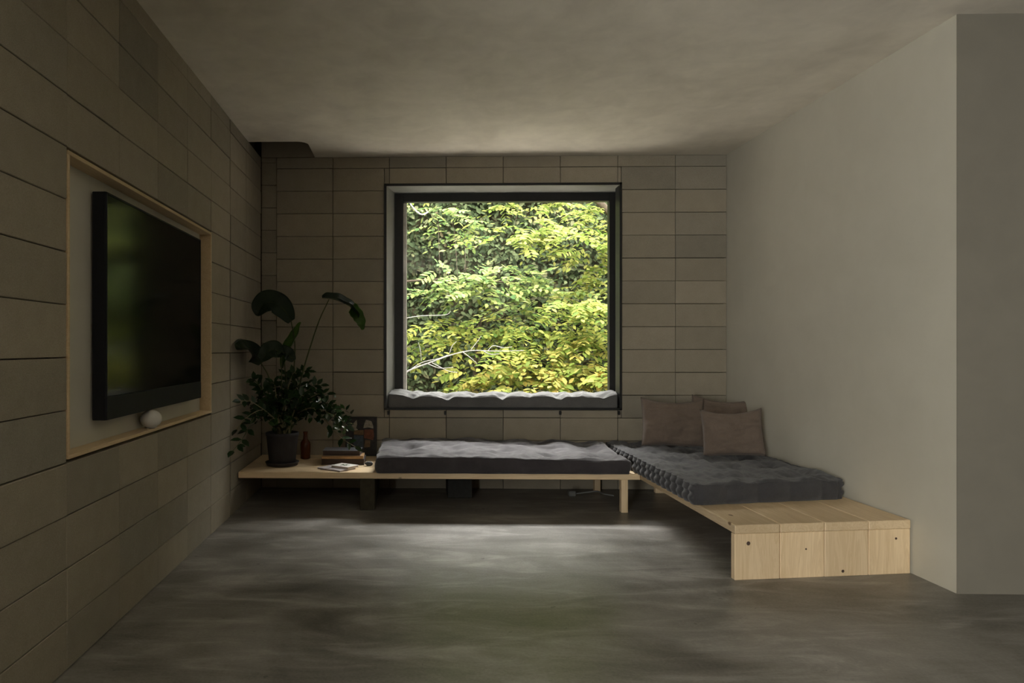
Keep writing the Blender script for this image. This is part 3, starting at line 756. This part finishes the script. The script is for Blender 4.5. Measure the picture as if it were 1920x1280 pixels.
for i, (tx, ty, tY) in enumerate(tips):
    tip = A(tx, ty, tY, .06)
    bs = base(rp.uniform(-.07, .07), rp.uniform(-.06, .06))
    droop = ty > 770
    side = tip - bs
    midp = bs + Vector((side.x * .40, side.y * .45, max(.16 if droop else .12, side.z * .62) + (.10 if droop else .02)))
    q = bs + Vector((side.x * .10, side.y * .12, max(.10, side.z * .32)))
    end2 = bs + side * .78; end2.z = max(tip.z + (.09 if droop else -.01), bs.z + side.z * .9 if not droop else 0)
    S = bez([bs, q, midp, end2, tip], 6); n = len(S)
    st = obj('stem', tube(S, [.0075 * (1 - .7 * k / n) for k in range(n)], 6), 'cane_pale' if i % 3 else 'stalk_green', pl, True)
    npair = 7
    for k in range(npair):
        t = .38 + .60 * k / (npair - 1); f = t * (n - 1); a = int(min(n - 2, f)); p = S[a].lerp(S[a + 1], f - a); d = (S[a + 1] - S[a]).normalized()
        for sg in ((-1, 1) if k < npair - 1 else (0,)):
            sd = d.cross(Vector((rp.uniform(-.3, .3), -.8, .6))).normalized()
            dr = (d * .55 + sd * sg * rp.uniform(.7, 1.0) + Vector((0, 0, rp.uniform(-.15, .25)))).normalized() if sg else d
            if p.x + dr.x * .1 < L + .01: dr = Vector((abs(dr.x), dr.y, dr.z))
            ln = rp.uniform(.075, .105) * (1 - .25 * abs(t - .7))
            zax = (Vector((rp.uniform(-.6, .6), -.6, .7)) - dr * dr.dot(Vector((0, -.6, .7)))).normalized(); yax = zax.cross(dr).normalized(); zax = dr.cross(yax)
            M = Matrix((dr * ln, yax * ln, zax * ln)).transposed().to_4x4(); M.translation = p - worldloc(st)
            INNER.append(M)
            o = bpy.data.objects.new('leaflet', leaf_me); COL.objects.link(o); o.parent = st; o.matrix_basis = M

inner = bmesh.new(); ri = random.Random(4)
for q in range(420):
    t_ = at(*ri.choice(((470, 770, 6.2), (505, 760, 6.25), (535, 745, 6.3), (560, 735, 6.3), (590, 745, 6.3), (520, 785, 6.2), (565, 775, 6.25), (485, 735, 6.3), (620, 775, 6.3), (640, 785, 6.25), (455, 790, 6.1))))
    c = t_ + Vector((ri.gauss(0, .055), ri.gauss(0, .06), ri.gauss(0, .05)))
    if c.x < L + .10: continue
    M = Matrix.Translation(c) @ Euler((ri.uniform(-1, 1), ri.uniform(-.9, .9), ri.uniform(0, 6.28))).to_matrix().to_4x4() @ Matrix.Scale(ri.uniform(.055, .09), 4)
    tmp = leaf_me.copy(); tmp.transform(M); inner.from_mesh(tmp); bpy.data.meshes.remove(tmp)
obj('inner_leaflets', inner, 'leaf_dark_gloss', pl, True)['kind'] = 'stuff'

# ------------------------------------------------------------------ garden beyond the window
struct('ground', box((-14, 7.36, -.5), (16, 24, -.2)), 'bounce_gravel')  # unseen pale ground, added as a reflector to brighten the ceiling
def gy(Y): return 7.3 + (Y - 7.3) * 2.0
def gp(p):
    k = gy(p[1]) / p[1]; return (p[0] * k, gy(p[1]), p[2] if p[2] < 0 else CH + (p[2] - CH) * k)
TEMPL = np.array([(0, 0, 0), (.35, .26, .05), (.72, .20, .04), (1, 0, -.05), (.72, -.20, .04), (.35, -.26, .05), (.5, 0, -.03)], dtype=np.float64)
TRI = np.array([(0, 6, 1), (1, 6, 2), (2, 6, 3), (3, 6, 4), (4, 6, 5), (5, 6, 0)])
def leaves(name, pos, dirs, nrms, lens, m, parent):
    pos = np.array(pos); d = np.array(dirs); nn = np.array(nrms); ln = np.array(lens)[:, None]
    d /= np.linalg.norm(d, axis=1, keepdims=True) + 1e-9
    s = np.cross(nn, d); s /= np.linalg.norm(s, axis=1, keepdims=True) + 1e-9
    u = np.cross(d, s)
    V = pos[:, None, :] + (TEMPL[None, :, 0, None] * d[:, None, :] + TEMPL[None, :, 1, None] * s[:, None, :] + TEMPL[None, :, 2, None] * u[:, None, :]) * ln[:, None, :]
    N = len(pos); V = V.reshape(-1, 3) - np.array(worldloc(parent)); Fc = (TRI[None] + (np.arange(N) * 7)[:, None, None]).reshape(-1, 3)
    me = bpy.data.meshes.new(name); me.vertices.add(len(V)); me.vertices.foreach_set('co', V.ravel())
    me.loops.add(Fc.size); me.loops.foreach_set('vertex_index', Fc.ravel().astype(np.int32))
    me.polygons.add(len(Fc)); me.polygons.foreach_set('loop_start', np.arange(0, Fc.size, 3, dtype=np.int32))
    me.update(calc_edges=True); me.materials.append(MAT[m])
    o = bpy.data.objects.new(name, me); COL.objects.link(o); o.parent = parent; o['kind'] = 'stuff'; return o

# ivy covered bank
bank = thing('ivy_bank', 'steep bank covered in dark green ivy at the back of the garden', 'bank', (1.5, 14.5, -.2))
nx, nz = 110, 50; b = bmesh.new(); gv = {}
def bank_y(x, zz): return 13.4 + .12 * zz + .35 * noise.fractal(Vector((x * .6, zz * .7, 2.0)), 1, 2, 4)
BX0, BX1, BZ0, BZ1 = -9.0, 13.0, -.3, 8.6  # unseen top of the bank raised to block low sky
for i in range(nx + 1):
    for j in range(nz + 1):
        x = BX0 + (BX1 - BX0) * i / nx; zz = BZ0 + (BZ1 - BZ0) * j / nz
        gv[i, j] = b.verts.new((x, bank_y(x, zz) + .12, zz))
for i in range(nx):
    for j in range(nz): b.faces.new((gv[i, j], gv[i + 1, j], gv[i + 1, j + 1], gv[i, j + 1]))
topv = [gv[i, nz] for i in range(nx + 1)]; bt = [b.verts.new((v.co.x, 20.0, v.co.z)) for v in topv]
for i in range(nx): b.faces.new((topv[i], topv[i + 1], bt[i + 1], bt[i]))
obj('soil_face', b, 'earth', bank, True)
N = 110000; X = rng.uniform(BX0, BX1, N); Z = rng.uniform(BZ0, BZ1 + .1, N)
keep = (X > -2.5) & (X < 6.5) & (Z < 5.0) | (rng.random(N) < .25); X = X[keep]; Z = Z[keep]; N = len(X)
Yb = np.array([bank_y(x, zz) for x, zz in zip(X, Z)]) - rng.random(N) ** 2 * .22
dirs = np.stack([rng.normal(0, .6, N), rng.normal(-.35, .3, N), rng.normal(-.5, .5, N)], 1)
nr = np.stack([rng.normal(0, .35, N), rng.normal(-.7, .3, N), rng.normal(.6, .35, N)], 1)
leaves('ivy_leaves', np.stack([X, Yb, Z], 1), dirs, nr, rng.uniform(.08, .16, N), 'leaf_ivy', bank)

def foliage_tree(name, label, trunk, trunk_r, sprays, m, bark, seed, leaf=(.06, .10), rach=(.24, .38)):
    rr = random.Random(seed); trunk = [gp(p) for p in trunk]; GS = 1.42
    leaf = [a * GS for a in leaf]; rach = [a * GS for a in rach]
    root = thing(name, label, 'tree' if 'tree' in name else 'shrub', trunk[0], 'trees and shrubs seen through the window')
    T = bez(trunk, 8); n = len(T)
    obj('trunk', tube(T, [trunk_r * (1 - .6 * k / n) for k in range(n)], 8), bark, root, True)
    pos, dr, nm, ln = [], [], [], []
    tw = bmesh.new()
    for (x, y, Y, rx, rz, cnt) in sprays:
        Y = gy(Y); c = at(x, y, Y); sx = rx * Y / F; sz = rz * Y / F
        st = min(T, key=lambda p: (p - c).length)
        mid = st.lerp(c, .5) + Vector((0, 0, .18))
        tube(bez([st, mid, c], 5), [.005 - .0003 * k for k in range(11)], 5, True, tw)
        for q in range(cnt):
            o = c + Vector((rr.gauss(0, .5) * sx, rr.gauss(0, .5) * (sx + sz) * .5, rr.gauss(0, .42) * sz))
            out = Vector(((o.x - c.x) / (sx + .01) + rr.gauss(0, .5), rr.gauss(-.45, .5), rr.gauss(-.12, .22))).normalized()
            rl_ = rr.uniform(*rach); k = rr.randint(4, 6)
            upv = Vector((rr.gauss(0, .25), rr.gauss(-.25, .25), 1)); sd = out.cross(upv).normalized()
            for a in range(k + 1):
                t = .2 + .8 * a / k; p = o + out * rl_ * t + Vector((0, 0, -.22 * rl_ * t * t))
                l0 = rr.uniform(*leaf) * (1 - .25 * abs(t - .55))
                for sg in ((-1, 1) if a < k else (0,)):
                    d = out * .5 + sd * sg + Vector((0, 0, rr.gauss(-.25, .12))) if sg else out
                    pos.append(p); dr.append(d); nm.append(upv + Vector((rr.gauss(0, .25), rr.gauss(0, .25), 0))); ln.append(l0)
    obj('twigs', tw, bark, root, True)['kind'] = 'stuff'
    leaves('foliage', pos, dr, nm, ln, m, root)
    return root
foliage_tree('yellow_tree', 'golden green tree filling the upper right of the window view', [(3.3, 9.7, -.25), (3.2, 9.6, 1.4), (2.9, 9.5, 2.6), (2.4, 9.4, 3.3), (1.6, 9.4, 3.6)], .09,
    [(960, 440, 9.2, 48, 22, 16), (1010, 425, 9.3, 50, 22, 18), (1060, 440, 9.2, 50, 28, 20), (1110, 465, 9.3, 45, 30, 18), (1125, 410, 9.5, 45, 28, 16), (1080, 392, 9.6, 60, 20, 16), (1010, 385, 9.7, 60, 18, 12),
     (1105, 520, 9.4, 40, 30, 16), (1125, 580, 9.3, 35, 30, 14), (920, 385, 9.8, 50, 14, 10), (1180, 480, 9.3, 50, 60, 20), (1200, 380, 9.3, 60, 60, 20), (1000, 340, 9.6, 120, 24, 20), (860, 350, 9.8, 90, 20, 10), (1070, 545, 9.7, 40, 22, 10), (1230, 600, 9.3, 50, 60, 16)],
    'leaf_lime', 'bark_brown', 31)
PALE = foliage_tree('pale_tree', 'pale green tree with layered sprays in the middle of the window view', [(-1.2, 9.6, -.25), (-1.1, 9.5, 1.3), (-.5, 9.4, 2.1), (.5, 9.3, 2.25), (1.3, 9.3, 2.2)], .03,
    [(870, 512, 9.0, 45, 14, 15), (925, 522, 9.1, 45, 16, 16), (975, 520, 9.2, 50, 20, 18), (840, 540, 9.0, 45, 12, 13), (900, 545, 9.0, 55, 16, 16), (1000, 548, 9.3, 40, 14, 10), (820, 392, 9.6, 34, 10, 7), (848, 415, 9.6, 38, 15, 10),
     (870, 440, 9.8, 30, 14, 8), (960, 575, 9.4, 50, 14, 10)],
    'leaf_pale', 'bark_brown', 32)
foliage_tree('drooping_shrub', 'yellowish green shrub with drooping sprays across the window centre', [(.75, 9.3, -.25), (.8, 9.25, .7), (.85, 9.2, 1.3), (.9, 9.15, 1.75)], .045,
    [(820, 610, 8.9, 42, 18, 14), (790, 630, 8.9, 35, 20, 13), (850, 640, 8.9, 35, 16, 10), (915, 625, 9.0, 50, 18, 14), (965, 610, 9.0, 50, 18, 16), (1010, 630, 8.9, 50, 20, 16), (940, 655, 8.8, 45, 16, 12), (1080, 572, 8.8, 40, 14, 12), (1115, 566, 8.8, 35, 16, 12),
     (1060, 610, 9.0, 45, 20, 14), (1110, 630, 8.9, 40, 26, 15), (1000, 590, 9.3, 60, 14, 10)],
    'leaf_mixed', 'bark_brown', 33, (.06, .10))
foliage_tree('yellow_shrub', 'bright yellow leaved shrub at the bottom of the window view', [(1.9, 9.0, -.25), (1.85, 8.95, .4), (1.8, 8.9, .9), (1.75, 8.9, 1.25)], .04,
    [(900, 705, 8.7, 38, 22, 16), (945, 695, 8.7, 42, 22, 18), (990, 705, 8.7, 42, 22, 18), (1035, 695, 8.7, 42, 24, 18), (1080, 705, 8.6, 42, 24, 18), (1120, 690, 8.6, 40, 30, 18), (1000, 660, 8.9, 45, 18, 14), (1060, 655, 8.8, 45, 20, 16),
     (1120, 640, 8.8, 40, 24, 14), (930, 735, 8.6, 60, 18, 18), (1040, 740, 8.5, 60, 20, 18), (1130, 745, 8.5, 50, 24, 16), (1180, 690, 8.7, 50, 60, 16), (870, 745, 8.7, 35, 14, 8)],
    'leaf_yellow', 'bark_brown', 34, (.065, .10), (.18, .28))

br = thing('bare_branch', 'pale leafless branch reaching up from the lower left of the window', 'branch', at(745, 712, 9.3))
obj('main_limb', tube(bez([at(735, 712, 9.3), at(765, 695, 9.3), at(810, 678, 9.3), at(850, 664, 9.35), at(885, 657, 9.4), at(930, 658, 9.4), at(982, 657, 9.45)], 6), [.010 - .0002 * k for k in range(37)], 6), 'bark_pale', br, True)
for p in ([(757, 702), (790, 680), (822, 672), (840, 665)], [(800, 681), (825, 690), (850, 688)], [(868, 660), (884, 672), (895, 682)], [(882, 657), (895, 640), (902, 630)], [(810, 680), (840, 695), (858, 698)],
          [(905, 657), (920, 664), (936, 663)], [(757, 597), (790, 592), (835, 590), (845, 583)], [(790, 676), (788, 655), (784, 642)], [(842, 664), (848, 648), (856, 640)], [(915, 657), (925, 648), (945, 652), (960, 650)]):
    n = len(bez([at(x, y, 9.35) for x, y in p], 5))
    obj('twig', tube(bez([at(x, y, 9.35) for x, y in p], 5), [.005 - .0025 * k / n for k in range(n)], 5), 'bark_pale', br, True)
vine = bez([at(764, 372, 9.6), at(772, 386, 9.6), at(784, 399, 9.6), at(794, 402, 9.6), at(803, 397, 9.6)], 6)
obj('hanging_twig', tube([Vector((vine[0].x - .6, 10.2, 4.0)), Vector((vine[0].x - .3, 9.8, 3.9))] + vine, .010, 5), 'bark_pale', PALE, True)
